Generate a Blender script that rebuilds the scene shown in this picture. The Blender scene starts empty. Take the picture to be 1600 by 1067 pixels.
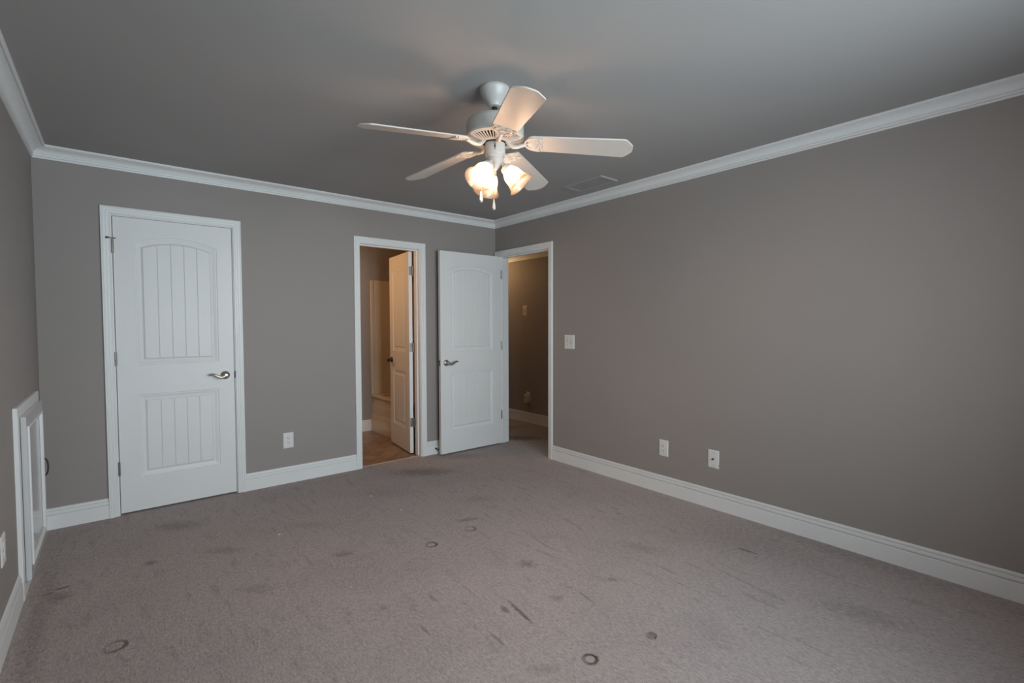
import bpy, bmesh, math, random
from mathutils import Vector, Matrix
from math import pi, sin, cos, sqrt, radians as R

scn = bpy.context.scene
COL = scn.collection
random.seed(4)

# ------------------------------------------------------------------ room measures (metres)
W, D, L, F = 3.263, 4.264, -0.383, -0.55      # right, back, left, front wall faces
H, T = 2.44, 0.118                             # ceiling height, wall thickness
HX = 4.248                                     # far wall of the hallway
BY = 5.74                                      # far wall of the bathroom

# ------------------------------------------------------------------ camera
cam_d = bpy.data.cameras.new('camera'); cam = bpy.data.objects.new('camera', cam_d); COL.objects.link(cam)
cam_d.sensor_width = 36; cam_d.lens = 754.67 / 1600 * 36; cam_d.clip_start = 0.02
yaw, pitch, roll = R(39.369), R(2.039), R(-0.154)
fw = Vector((sin(yaw)*cos(pitch), cos(yaw)*cos(pitch), -sin(pitch)))
rt = Vector((cos(yaw), -sin(yaw), 0)); up = rt.cross(fw)
r2 = rt*cos(roll) + up*sin(roll); u2 = -rt*sin(roll) + up*cos(roll)
m = Matrix((r2, u2, -fw)).transposed().to_4x4(); m.translation = (0, 0, 1.3144)
cam.matrix_world = m
scn.camera = cam

# ------------------------------------------------------------------ world, daylight, exposure
wd = bpy.data.worlds.new('world'); scn.world = wd; wd.use_nodes = True
bgn = wd.node_tree.nodes['Background']; bgn.inputs[0].default_value = (0.62, 0.78, 1, 1); bgn.inputs[1].default_value = 0.6
vs = scn.view_settings
vs.view_transform = 'Standard'; vs.look = 'None'; vs.gamma = 1; vs.use_curve_mapping = False
vs.exposure = 0.09

def area(name, loc, rot, sx, sy, power, color):
    d = bpy.data.lights.new(name, 'AREA'); d.shape = 'RECTANGLE'; d.size = sx; d.size_y = sy
    d.energy = power; d.color = color
    o = bpy.data.objects.new(name, d); COL.objects.link(o); o.location = loc; o.rotation_euler = rot
    return o
WINS = [(0.45, 1.30), (1.50, 2.35)]; WZ = (0.70, 2.10)
for i, (a, b) in enumerate(WINS):              # daylight coming in at the two windows behind the camera
    o = area('window_daylight', ((a+b)/2, F-T-0.12, (WZ[0]+WZ[1])/2), (R(90), 0, 0), b-a, WZ[1]-WZ[0], 34, (0.78, 0.925, 1.0)); o.data.spread = R(130)
    area('ground_bounce', ((a+b)/2, F-T-0.45, 0.45), (R(128), 0, 0), 1.2, 0.8, 1.2, (0.80, 0.94, 1.0))
def point(name, loc, power, color, radius=0.06):
    d = bpy.data.lights.new(name, 'POINT'); d.energy = power; d.color = color; d.shadow_soft_size = radius
    o = bpy.data.objects.new(name, d); COL.objects.link(o); o.location = loc; return o
WARM = (1.0, 0.60, 0.27)
point('bathroom_lamp', (1.35, 4.95, 1.95), 14, (1.0, 0.52, 0.20), 0.08)
point('hallway_lamp', (3.8, 5.6, 2.1), 8, WARM, 0.06)

# ------------------------------------------------------------------ materials
def newmat(name):
    mt = bpy.data.materials.new(name); mt.use_nodes = True
    return mt, mt.node_tree, mt.node_tree.nodes['Principled BSDF']
def mat(name, col, rough=0.5, metal=0.0, noise=0.0, nscale=8, bump=0.0, bscale=300, bdist=0.001, emit=None, spec=0.5, coat=0.0):
    mt, nt, b = newmat(name)
    b.inputs['Roughness'].default_value = rough; b.inputs['Metallic'].default_value = metal
    b.inputs['Specular IOR Level'].default_value = spec; b.inputs['Coat Weight'].default_value = coat
    tc = nt.nodes.new('ShaderNodeTexCoord')
    n = nt.nodes.new('ShaderNodeTexNoise'); n.inputs['Scale'].default_value = nscale; n.inputs['Detail'].default_value = 4
    nt.links.new(tc.outputs['Object'], n.inputs['Vector'])
    r = nt.nodes.new('ShaderNodeValToRGB')
    k = noise
    r.color_ramp.elements[0].position = 0.3; r.color_ramp.elements[1].position = 0.7
    r.color_ramp.elements[0].color = [c*(1-k) for c in col] + [1]
    r.color_ramp.elements[1].color = [min(1, c*(1+k)) for c in col] + [1]
    nt.links.new(n.outputs['Fac'], r.inputs['Fac']); nt.links.new(r.outputs['Color'], b.inputs['Base Color'])
    if bump:
        n2 = nt.nodes.new('ShaderNodeTexNoise'); n2.inputs['Scale'].default_value = bscale; n2.inputs['Detail'].default_value = 2
        nt.links.new(tc.outputs['Object'], n2.inputs['Vector'])
        bp = nt.nodes.new('ShaderNodeBump'); bp.inputs['Strength'].default_value = bump; bp.inputs['Distance'].default_value = bdist
        nt.links.new(n2.outputs['Fac'], bp.inputs['Height']); nt.links.new(bp.outputs['Normal'], b.inputs['Normal'])
    if emit:
        b.inputs['Emission Color'].default_value = (*emit[0], 1); b.inputs['Emission Strength'].default_value = emit[1]
    return mt
M = {}
M['wall'] = mat('greige_wall_paint', (0.345, 0.312, 0.293), 0.6, noise=0.015, nscale=1.5, bump=0.25, bscale=220, bdist=0.0006, spec=0.35)
M['ceiling'] = mat('ceiling_paint', (0.40, 0.384, 0.375), 0.75, noise=0.015, nscale=1.2, bump=0.2, bscale=180, bdist=0.0006, spec=0.25)
M['trim'] = mat('white_trim_paint', (0.86, 0.862, 0.855), 0.38, noise=0.012, nscale=5, bump=0.08, bscale=60, bdist=0.0006)
M['door'] = mat('white_door_paint', (0.85, 0.852, 0.845), 0.45, noise=0.01, nscale=4, bump=0.15, bscale=260, bdist=0.0004)
M['leaf'] = mat('semi_gloss_white_paint', (0.66, 0.66, 0.67), 0.16, noise=0.01, nscale=5)
M['nickel'] = mat('satin_nickel', (0.55, 0.50, 0.45), 0.28, 1.0, noise=0.05, nscale=30)
M['dark'] = mat('dark_bronze', (0.08, 0.06, 0.05), 0.4, 0.8, noise=0.05, nscale=30)
M['black'] = mat('black_gap', (0.015, 0.014, 0.013), 0.7, noise=0.05)
M['plastic'] = mat('white_plate_plastic', (0.80, 0.79, 0.77), 0.35, noise=0.01, nscale=20)
M['almond'] = mat('almond_plastic', (0.72, 0.66, 0.56), 0.4, noise=0.01, nscale=20)
M['slot'] = mat('plate_slot_grey', (0.05, 0.05, 0.05), 0.6, noise=0.03)
M['hinge'] = mat('hinge_steel', (0.30, 0.28, 0.26), 0.35, 0.9, noise=0.08, nscale=60)
M['tub'] = mat('almond_fibreglass', (0.68, 0.58, 0.44), 0.22, noise=0.01, nscale=4)
M['fan'] = mat('fan_white_enamel', (0.52, 0.505, 0.475), 0.35, noise=0.012, nscale=20)
M['blade'] = mat('fan_blade_white', (0.60, 0.56, 0.52), 0.42, noise=0.015, nscale=12)
M['threshold'] = mat('threshold_strip', (0.58, 0.47, 0.34), 0.35, 0.3, noise=0.04, nscale=20)
M['lint'] = mat('white_lint', (0.85, 0.84, 0.82), 0.9, noise=0.02)
M['rubber'] = mat('black_rubber', (0.03, 0.03, 0.03), 0.8, noise=0.05)
M['brass'] = mat('antique_brass', (0.55, 0.40, 0.20), 0.35, 1.0, noise=0.05, nscale=40)
M['outside'] = mat('window_sash_vinyl', (0.8, 0.8, 0.8), 0.4, noise=0.01)
M['bulb'] = mat('lit_bulb', (1, 0.9, 0.75), 0.4, noise=0.0, emit=((1.0, 0.62, 0.38), 580))

def glass_shade():
    mt, nt, b = newmat('frosted_glass_shade')
    out = nt.nodes['Material Output']; nt.nodes.remove(b)
    tc = nt.nodes.new('ShaderNodeTexCoord'); n = nt.nodes.new('ShaderNodeTexNoise'); n.inputs['Scale'].default_value = 25
    n.inputs['Detail'].default_value = 6; nt.links.new(tc.outputs['Object'], n.inputs['Vector'])
    r = nt.nodes.new('ShaderNodeValToRGB'); r.color_ramp.elements[0].color = (0.105, 0.096, 0.084, 1); r.color_ramp.elements[1].color = (0.110, 0.101, 0.089, 1)
    nt.links.new(n.outputs['Fac'], r.inputs['Fac'])
    tl = nt.nodes.new('ShaderNodeBsdfTranslucent'); df = nt.nodes.new('ShaderNodeBsdfDiffuse'); tr = nt.nodes.new('ShaderNodeBsdfTransparent')
    gl = nt.nodes.new('ShaderNodeBsdfGlossy'); gl.inputs['Roughness'].default_value = 0.2
    nt.links.new(r.outputs['Color'], tl.inputs['Color']); nt.links.new(r.outputs['Color'], df.inputs['Color'])
    m1 = nt.nodes.new('ShaderNodeMixShader'); m1.inputs[0].default_value = 0.45
    nt.links.new(tl.outputs[0], m1.inputs[1]); nt.links.new(df.outputs[0], m1.inputs[2])
    m2 = nt.nodes.new('ShaderNodeMixShader'); m2.inputs[0].default_value = 0.28
    nt.links.new(m1.outputs[0], m2.inputs[1]); nt.links.new(tr.outputs[0], m2.inputs[2])
    m3 = nt.nodes.new('ShaderNodeMixShader'); m3.inputs[0].default_value = 0.05
    nt.links.new(m2.outputs[0], m3.inputs[1]); nt.links.new(gl.outputs[0], m3.inputs[2])
    nt.links.new(m3.outputs[0], out.inputs['Surface'])
    return mt
M['shade'] = glass_shade()

def pane_glass():
    mt, nt, b = newmat('window_pane_glass')
    out = nt.nodes['Material Output']; nt.nodes.remove(b)
    tr = nt.nodes.new('ShaderNodeBsdfTransparent'); gl = nt.nodes.new('ShaderNodeBsdfGlossy'); gl.inputs['Roughness'].default_value = 0.02
    mx = nt.nodes.new('ShaderNodeMixShader'); mx.inputs[0].default_value = 0.06
    nt.links.new(tr.outputs[0], mx.inputs[1]); nt.links.new(gl.outputs[0], mx.inputs[2]); nt.links.new(mx.outputs[0], out.inputs['Surface'])
    return mt
M['pane'] = pane_glass()

class NG:                                       # tiny helper for node maths
    def __init__(s, nt): s.nt = nt
    def link(s, v, sock):
        if hasattr(v, 'is_linked') or isinstance(v, bpy.types.NodeSocket): s.nt.links.new(v, sock)
        else: sock.default_value = v
    def math(s, op, a, b=0.0, c=0.0, clamp=False):
        n = s.nt.nodes.new('ShaderNodeMath'); n.operation = op; n.use_clamp = clamp
        s.link(a, n.inputs[0]); s.link(b, n.inputs[1]); s.link(c, n.inputs[2]); return n.outputs[0]
    def maprange(s, v, a, b, c, d, smooth=True):
        n = s.nt.nodes.new('ShaderNodeMapRange'); n.interpolation_type = 'SMOOTHSTEP' if smooth else 'LINEAR'
        s.link(v, n.inputs[0])
        for i, x in enumerate((a, b, c, d)): n.inputs[i+1].default_value = x
        return n.outputs[0]
    def noise(s, vec, scale, detail=3, rough=0.5, dist=0.0):
        n = s.nt.nodes.new('ShaderNodeTexNoise'); n.inputs['Scale'].default_value = scale; n.inputs['Detail'].default_value = detail
        n.inputs['Roughness'].default_value = rough; n.inputs['Distortion'].default_value = dist
        s.nt.links.new(vec, n.inputs['Vector']); return n.outputs['Fac']
    def mapping(s, vec, loc=(0,0,0), rot=(0,0,0), scale=(1,1,1), typ='POINT'):
        n = s.nt.nodes.new('ShaderNodeMapping'); n.vector_type = typ
        n.inputs['Location'].default_value = loc; n.inputs['Rotation'].default_value = rot; n.inputs['Scale'].default_value = scale
        s.nt.links.new(vec, n.inputs['Vector']); return n.outputs[0]
    def length(s, vec):
        n = s.nt.nodes.new('ShaderNodeVectorMath'); n.operation = 'LENGTH'; s.nt.links.new(vec, n.inputs[0]); return n.outputs['Value']
    def mix(s, f, a, b):
        n = s.nt.nodes.new('ShaderNodeMix'); n.data_type = 'RGBA'
        s.link(f, n.inputs[0])
        for v, i in ((a, 6), (b, 7)):
            if isinstance(v, tuple): n.inputs[i].default_value = (*v, 1)
            else: s.nt.links.new(v, n.inputs[i])
        return n.outputs[2]

# worn cut-pile carpet: fibre speckle, nap streaks, furniture dents, stains, some painted-in shade (floor is drawn in world coordinates)
def carpet():
    mt, nt, b = newmat('worn_taupe_carpet'); g = NG(nt)
    tc = nt.nodes.new('ShaderNodeTexCoord'); P = tc.outputs['Object']
    fib = g.noise(P, 260, 2, 0.6)
    fib2 = g.noise(g.mapping(P, rot=(0, 0, R(20)), scale=(1, 0.45, 1)), 110, 3, 0.65, 0.4)
    nap = g.noise(g.mapping(P, rot=(0, 0, R(12)), scale=(1, 0.22, 1)), 22, 4, 0.6, 0.5)
    big = g.noise(P, 1.3, 4, 0.55, 0.3)
    mid = g.noise(P, 6, 5, 0.6, 0.6)
    wob = g.noise(P, 30, 3, 0.6)
    # base colour
    c = g.mix(g.maprange(fib, 0.3, 0.7, 0, 1, False), (0.24, 0.197, 0.187), (0.68, 0.59, 0.57))
    c2 = g.mix(g.maprange(fib2, 0.3, 0.7, 0, 1, False), (0.28, 0.232, 0.221), (0.62, 0.54, 0.52))
    c = g.mix(0.5, c, c2)
    clump = g.noise(g.mapping(P, rot=(0, 0, R(15)), scale=(1, 0.5, 1)), 105, 3, 0.65, 0.8)
    c3 = g.mix(g.maprange(clump, 0.34, 0.66, 0, 1, False), (0.25, 0.205, 0.195), (0.69, 0.60, 0.58))
    c = g.mix(0.35, c, c3)
    dirt_shade = g.math('MULTIPLY', g.maprange(big, 0.44, 0.68, 0, 0.18), g.maprange(mid, 0.3, 0.6, 0.3, 1))
    napd = g.maprange(nap, 0.50, 0.74, 0, 0.30)
    dirt_shade = g.math('MAXIMUM', dirt_shade, napd)
    blobs = [(0.979, 2.718, 0.06, 0.04, -0.69, .45), (0.117, 3.298, 0.035, 0.03, -0.6, .5), (1.713, 1.965, 0.05, 0.045, -0.7, .5),
             (2.10, 3.80, 0.30, 0.13, -0.62, .55), (0.29, 3.80, 0.16, 0.09, -0.6, .35), (2.62, 4.02, 0.28, 0.10, -0.6, .35),
             (1.591, 3.522, 0.28, 0.12, -0.69, .18), (0.509, 2.638, 0.10, 0.05, -0.7, .25), (1.604, 1.621, 0.036, 0.03, -0.69, .35),
             (1.232, 1.314, 0.072, 0.035, -0.69, .25), (-0.256, 3.165, 0.07, 0.06, -0.68, .5), (0.931, 2.077, 0.035, 0.03, -0.69, .3),
             (1.943, 1.567, 0.035, 0.026, -0.7, .4), (1.799, 2.673, 0.08, 0.03, -0.4, .4), (1.188, 2.32, 0.07, 0.025, -0.69, .25),
             (2.356, 1.688, 0.16, 0.06, -1.2, .25), (2.582, 0.645, 0.2, 0.09, -1.3, .3), (3.568, 4.25, 0.35, 0.12, -0.75, .7),  # last one: shadow in the hallway doorway, painted into the carpet colour
             (2.087, 2.929, 0.15, 0.07, -0.7, .2), (0.457, 3.212, 0.12, 0.05, -0.69, .3), (0.943, 3.277, 0.18, 0.06, -0.7, .2),
             (3.20, 0.9, 0.12, 0.6, 0.0, .3), (-0.30, 2.9, 0.05, 0.7, 0.0, .35), (3.60, 4.85, 0.5, 0.10, -0.4, .5), (2.9, 1.3, 0.5, 0.25, -1.3, .2)]  # includes darker strips along both side walls and across the hallway floor
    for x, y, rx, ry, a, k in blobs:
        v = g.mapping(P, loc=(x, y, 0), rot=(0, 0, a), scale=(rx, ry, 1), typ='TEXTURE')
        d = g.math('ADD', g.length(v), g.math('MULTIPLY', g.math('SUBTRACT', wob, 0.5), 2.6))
        dirt_shade = g.math('MAXIMUM', dirt_shade, g.maprange(d, 0.1, 1.5, k*1.2, 0))
    streaks = [(1.398, 1.65, 0.11, 0.010, -1.703, .65), (1.357, 1.711, 0.035, 0.016, -1.713, .5), (1.201, 1.565, 0.06, 0.008, -1.606, .45),
               (0.998, 1.814, 0.05, 0.007, -1.581, .4), (1.721, 1.54, 0.06, 0.006, -1.768, .5), (1.148, 2.007, 0.05, 0.012, -1.581, .3),
               (2.794, 1.268, 0.060, 0.0095, -1.445, .98), (2.705, 1.7, 0.1, 0.007, -1.71, .35), (-0.24, 3.266, 0.035, 0.010, 0.1, .75),
               (-0.288, 3.238, 0.03, 0.02, -0.2, .5), (2.25, 1.45, 0.09, 0.008, -1.65, .3), (2.45, 1.15, 0.12, 0.008, -1.7, .25),
               (1.95, 2.1, 0.12, 0.008, -1.65, .28), (2.3, 2.2, 0.1, 0.007, -1.6, .25), (3.06, 1.22, 0.03, 0.006, -1.5, .6)]
    wob2 = g.noise(P, 90, 2, 0.6)
    for x, y, rx, ry, a, k in streaks:
        v = g.mapping(P, loc=(x, y, 0), rot=(0, 0, a), scale=(rx, ry, 1), typ='TEXTURE')
        d = g.math('ADD', g.length(v), g.math('MULTIPLY', g.math('SUBTRACT', wob2, 0.5), 1.2))
        dirt_shade = g.math('MAXIMUM', dirt_shade, g.maprange(d, 0.5, 1.35, min(1, k*1.3), 0))
    rings = [(1.408, 1.238, 0.026, 1.0, 1), (1.718, 1.173, 0.022, .85, 0), (1.427, 2.503, 0.030, .75, 1), (1.734, 2.541, 0.032, .4, 1), (-0.033, 2.527, 0.036, .6, 1)]
    dent = None
    for x, y, r, k, open_ in rings:
        v = g.mapping(P, loc=(-x, -y, 0)); d = g.length(v)
        d = g.math('ADD', d, g.math('MULTIPLY', g.math('SUBTRACT', wob2, 0.5), 0.020))
        ring = g.maprange(g.math('ABSOLUTE', g.math('SUBTRACT', d, r)), 0.002, 0.014, 1, 0) if open_ else g.maprange(d, r*0.5, r*1.25, 1, 0)
        sx = nt.nodes.new('ShaderNodeSeparateXYZ'); nt.links.new(v, sx.inputs[0])
        side = g.maprange(g.math('ADD', sx.outputs[0], g.math('MULTIPLY', sx.outputs[1], 0.6)), -r, r, 0.65, 1.15)  # shade inside the dents put into the colour: one side darker
        dirt_shade = g.math('MAXIMUM', dirt_shade, g.math('MULTIPLY', g.math('MULTIPLY', ring, k), side))
        h = g.maprange(d, r*0.7, r*1.3, -1, 0)
        dent = h if dent is None else g.math('ADD', dent, h)
    dirt_shade = g.math('MULTIPLY', dirt_shade, g.maprange(fib2, 0.25, 0.65, 1.1, 0.75))
    c = g.mix(dirt_shade, c, (0.11, 0.082, 0.074))
    # pale ring of the old stain, thin pale seam by the slit
    v = g.mapping(P, loc=(2.88, 1.235, 0), rot=(0, 0, 0.1), scale=(0.09, 0.004, 1), typ='TEXTURE')
    c = g.mix(g.maprange(g.length(v), 0.4, 1.2, 0.35, 0), c, (0.55, 0.5, 0.46))
    v = g.mapping(P, loc=(-1.734, -2.541, 0))
    c = g.mix(g.maprange(g.length(v), 0.012, 0.03, 0.5, 0), c, (0.50, 0.42, 0.33))
    v = g.mapping(P, loc=(-1.408, -1.238, 0))
    c = g.mix(g.maprange(g.length(v), 0.008, 0.026, 0.4, 0), c, (0.46, 0.42, 0.39))
    nt.links.new(c, b.inputs['Base Color'])
    b.inputs['Roughness'].default_value = 1.0; b.inputs['Specular IOR Level'].default_value = 0.05
    b.inputs['Sheen Weight'].default_value = 0.15; b.inputs['Sheen Roughness'].default_value = 0.6
    h = g.math('ADD', g.math('MULTIPLY', fib, 0.5), g.math('MULTIPLY', fib2, 0.6))
    h = g.math('ADD', h, g.math('MULTIPLY', nap, 0.5))
    h = g.math('ADD', h, g.math('MULTIPLY', dent, 1.3))
    bp = nt.nodes.new('ShaderNodeBump'); bp.inputs['Strength'].default_value = 1.0; bp.inputs['Distance'].default_value = 0.010
    nt.links.new(h, bp.inputs['Height']); nt.links.new(bp.outputs['Normal'], b.inputs['Normal'])
    return mt
M['carpet'] = carpet()

def vinyl():
    mt, nt, b = newmat('brown_stone_vinyl'); g = NG(nt)
    tc = nt.nodes.new('ShaderNodeTexCoord'); P = tc.outputs['Object']
    br = nt.nodes.new('ShaderNodeTexBrick'); br.offset = 0; br.inputs['Scale'].default_value = 1
    br.inputs['Brick Width'].default_value = 0.15; br.inputs['Row Height'].default_value = 0.15; br.inputs['Mortar Size'].default_value = 0.004
    br.inputs['Color1'].default_value = (0.20, 0.115, 0.062, 1); br.inputs['Color2'].default_value = (0.36, 0.23, 0.135, 1)
    br.inputs['Mortar'].default_value = (0.11, 0.07, 0.045, 1)
    nt.links.new(g.mapping(P, rot=(0, 0, R(45))), br.inputs['Vector'])
    n = g.noise(P, 14, 6, 0.65, 0.8)
    c = g.mix(g.maprange(n, 0.35, 0.7, 0, 0.75), br.outputs['Color'], (0.42, 0.29, 0.18))
    nt.links.new(c, b.inputs['Base Color']); b.inputs['Roughness'].default_value = 0.3
    return mt
M['vinyl'] = vinyl()

# ------------------------------------------------------------------ mesh helpers
class MB:
    def __init__(s, mx=None): s.bm = bmesh.new(); s.mx = mx
    def box(s, x0, x1, y0, y1, z0, z1):
        v = [s.bm.verts.new((x, y, z)) for x in (x0, x1) for y in (y0, y1) for z in (z0, z1)]
        for f in ((0,1,3,2), (4,6,7,5), (0,4,5,1), (2,3,7,6), (0,2,6,4), (1,5,7,3)): s.bm.faces.new([v[i] for i in f])
        return s
    def grid(s, rows, closed_u=False, cap=False):      # rows of points -> quads
        R_ = [[s.bm.verts.new(p) for p in r] for r in rows]
        n = len(R_[0])
        for i in range(len(R_)-1):
            for j in range(n if closed_u else n-1):
                k = (j+1) % n
                try: s.bm.faces.new((R_[i][j], R_[i][k], R_[i+1][k], R_[i+1][j]))
                except ValueError: pass
        if cap:
            for r in (R_[0], R_[-1]):
                try: s.bm.faces.new(r)
                except ValueError: pass
        return R_
    def lathe(s, prof, n=40, axis=None, org=(0,0,0), cap=True, mod=None):   # prof: (radius, height along axis)
        ax = Vector(axis or (0,0,1)).normalized()
        t = Vector((1,0,0)) if abs(ax.x) < 0.9 else Vector((0,1,0))
        u = ax.cross(t).normalized(); w = ax.cross(u)
        rows = []
        for r, h in prof:
            rows.append([Vector(org) + ax*h + (u*cos(2*pi*k/n) + w*sin(2*pi*k/n))*(max(r,1e-5)*(mod(k, n, h) if mod else 1)) for k in range(n)])
        s.grid(rows, closed_u=True, cap=cap); return s
    def tube(s, pts, rad, n=10, flat=1.0, upv=(0,0,1)):
        pts = [Vector(p) for p in pts]; rows = []
        for i, p in enumerate(pts):
            d = (pts[min(i+1, len(pts)-1)] - pts[max(i-1, 0)]).normalized()
            a = Vector(upv) - d*Vector(upv).dot(d)
            if a.length < 1e-4: a = Vector((1,0,0)) - d*d.x
            a.normalize(); bb = d.cross(a)
            r = rad[i] if isinstance(rad, (list, tuple)) else rad
            rows.append([p + a*(r*cos(2*pi*k/n)) + bb*(r*flat*sin(2*pi*k/n)) for k in range(n)])
        s.grid(rows, closed_u=True, cap=True); return s
    def prism(s, poly, z0, z1, fz=None):               # poly in xy, extruded; fz(x,y) adds to z
        f_ = fz or (lambda x, y: 0)
        a = [s.bm.verts.new((x, y, z0 + f_(x, y))) for x, y in poly]; b = [s.bm.verts.new((x, y, z1 + f_(x, y))) for x, y in poly]
        n = len(poly)
        s.bm.faces.new(a); s.bm.faces.new(b)
        for i in range(n): s.bm.faces.new((a[i], a[(i+1) % n], b[(i+1) % n], b[i]))
        return s
    def build(s, name, material, parent=None, loc=None, smooth=40, data_only=False):
        bm = s.bm
        if s.mx is not None: bm.transform(s.mx)
        bmesh.ops.remove_doubles(bm, verts=bm.verts, dist=1e-6)
        bmesh.ops.recalc_face_normals(bm, faces=bm.faces)
        if smooth:
            for f in bm.faces: f.smooth = True
            for e in bm.edges:
                e.smooth = not (len(e.link_faces) != 2 or e.calc_face_angle(0) > R(smooth))
        if loc is not None: bm.transform(Matrix.Translation(-Vector(loc)))
        me = bpy.data.meshes.new(name); bm.to_mesh(me); bm.free(); me.materials.append(material)
        o = bpy.data.objects.new(name, me); COL.objects.link(o)
        if loc is not None: o.location = loc
        if parent: o.parent = parent
        return o
def empty(name, loc, rz=0):
    o = bpy.data.objects.new(name, None); COL.objects.link(o); o.location = loc; o.rotation_euler = (0, 0, rz); o.empty_display_size = 0.1
    return o
def tag(o, label=None, cat=None, group=None, kind=None):
    for k, v in (('label', label), ('category', cat), ('group', group), ('kind', kind)):
        if v: o[k] = v
    return o

# ------------------------------------------------------------------ walls, floors, ceilings
def struct(o, label=None):
    o['kind'] = 'structure'
    if label: o['label'] = label
    return o
def wall_x(name, y0, y1, xa, xb, holes, z1=H, label=None):       # wall running along x
    b = MB(); x = xa
    for a, c, zb, zt in sorted(holes):
        b.box(x, a, y0, y1, 0, z1); b.box(a, c, y0, y1, zt, z1)
        if zb > 0: b.box(a, c, y0, y1, 0, zb)
        x = c
    b.box(x, xb, y0, y1, 0, z1)
    return struct(b.build(name, M['wall'], smooth=0), label)
def wall_y(name, x0, x1, ya, yb, holes, z1=H, label=None):
    b = MB(); y = ya
    for a, c, zb, zt in sorted(holes):
        b.box(x0, x1, y, a, 0, z1); b.box(x0, x1, a, c, zt, z1)
        if zb > 0: b.box(x0, x1, a, c, 0, zb)
        y = c
    b.box(x0, x1, y, yb, 0, z1)
    return struct(b.build(name, M['wall'], smooth=0), label)
J = 0.019                                                        # jamb board thickness
D1 = (-0.004, 0.709, 2.058); D2 = (1.722, 2.323, 2.050); D3 = (3.413, 4.190, 2.050)
wall_x('wall_back', D, D+T, L-T, W, [(D1[0]-J, D1[1]+J, 0, D1[2]+J), (D2[0]-J, D2[1]+J, 0, D2[2]+J)])
wall_y('wall_bathroom_right', W, W+T, D+T, BY+T, [])
wall_y('wall_right', W, W+T, F-T, D+T, [(D3[0]-J, D3[1]+J, 0, D3[2]+J)])
wall_y('wall_left', L-T, L, F-T, D, [])
wall_x('wall_front', F-T, F, L, W, [(a, b, WZ[0], WZ[1]) for a, b in WINS])
wall_y('wall_hallway', HX, HX+T, 2.4, 7.0, [])
wall_x('wall_hallway_end', 7.0, 7.0+T, W, HX+T, [])
wall_x('wall_hallway_near', 2.4-T, 2.4, W+T, HX+T, [])
wall_y('wall_hallway_left', W, W+T, BY+T, 7.0, [])
wall_x('wall_bathroom_far', BY, BY+T, 0.9-T, W, [])
wall_y('wall_bathroom_left', 0.9-T, 0.9, D+T, BY, [])
wall_x('wall_closet_far', D+T+0.6, D+T+0.6+T, L-T, 0.9-T, [])
wall_y('wall_closet_left', L-T, L, D+T, D+T+0.6, [])
b = MB(); b.box(L-T, W+T, F-T, D+0.035, -0.1, 0); b.box(W+T, HX+T, 2.4-T, 7.0+T, -0.1, 0); b.box(W, W+T, D+0.035, 7+T, -0.1, 0); b.box(L-T, 0.9-T, D+0.035, D+T+0.6+T, -0.1, 0)
struct(b.build('floor', M['carpet'], smooth=0), 'worn taupe carpet with dents, stains and a painted doorway shadow')
struct(MB().box(0.9-T, W, D+0.035, BY+T, -0.1, 0.0).build('floor_bathroom', M['vinyl'], smooth=0), 'brown stone patterned vinyl floor in the bathroom')
b = MB(); b.box(L-T, W+T, F-T, BY+T, H, H+0.1)
struct(b.build('ceiling', M['ceiling'], smooth=0))
struct(MB().box(W+T, HX+T, 2.4-T, 7.0+T, 2.27, 2.37).build('ceiling_hallway', M['ceiling'], smooth=0))

# ------------------------------------------------------------------ mouldings
BASE = [(0, 0), (0.014, 0), (0.014, 0.090), (0.0130, 0.0920), (0.0010, 0.0925), (0.0010, 0.0985), (0.0115, 0.0990), (0.0110, 0.1180),
        (0.0010, 0.1185), (0.0010, 0.1235), (0.0085, 0.1240), (0.0070, 0.135), (0.0, 0.137)]
CROWN = [(0, -0.075), (0.008, -0.075), (0.0095, -0.069), (0.0085, -0.0665), (0.003, -0.066), (0.003, -0.0625), (0.012, -0.062), (0.014, -0.0555), (0.013, -0.0525),
         (0.007, -0.052), (0.007, -0.0485), (0.013, -0.046), (0.016, -0.038), (0.022, -0.030), (0.031, -0.0235), (0.042, -0.019), (0.054, -0.0165), (0.057, -0.0165), (0.057, -0.010),
         (0.0625, -0.010), (0.0625, -0.0145), (0.0715, -0.0125), (0.0725, -0.004), (0.0725, 0), (0, 0)]
def run(name, prof, p0, p1, out, z, mat_, m0=0, m1=0, label=None):      # moulding from p0 to p1 along a wall; m0/m1 = mitre sign at the ends
    p0, p1, out = Vector((*p0, z)), Vector((*p1, z)), Vector((*out, 0)); d = (p1-p0).normalized()
    b = MB(); b.grid([[p0 + d*(u*m0) + out*u + Vector((0,0,h)) for u, h in prof], [p1 - d*(u*m1) + out*u + Vector((0,0,h)) for u, h in prof]], closed_u=True, cap=True)
    o = b.build(name, mat_, smooth=25); struct(o, label); return o
CW = 0.055
run('baseboard_left', BASE, (L, F), (L, 3.215), (1, 0), 0, M['trim'], 1, 0)
run('baseboard_left', BASE, (L, 4.037), (L, D), (1, 0), 0, M['trim'], 0, 1)
run('baseboard_back', BASE, (L, D), (D1[0]-0.005-CW, D), (0, -1), 0, M['trim'], 1, 0)
run('baseboard_back', BASE, (D1[1]+0.005+CW, D), (D2[0]-0.005-CW, D), (0, -1), 0, M['trim'])
run('baseboard_back', BASE, (D2[1]+0.005+CW, D), (W, D), (0, -1), 0, M['trim'])
run('baseboard_right', BASE, (W, D3[0]-0.007-CW), (W, F), (-1, 0), 0, M['trim'], 0, 1)
run('baseboard_front', BASE, (W, F), (L, F), (0, 1), 0, M['trim'], 1, 1)
run('baseboard_hallway', BASE, (HX, 7.0), (HX, 2.4), (-1, 0), 0, M['trim'])
run('baseboard_bathroom', BASE, (0.9, BY), (2.432, BY), (0, -1), 0, M['trim'])
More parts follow.
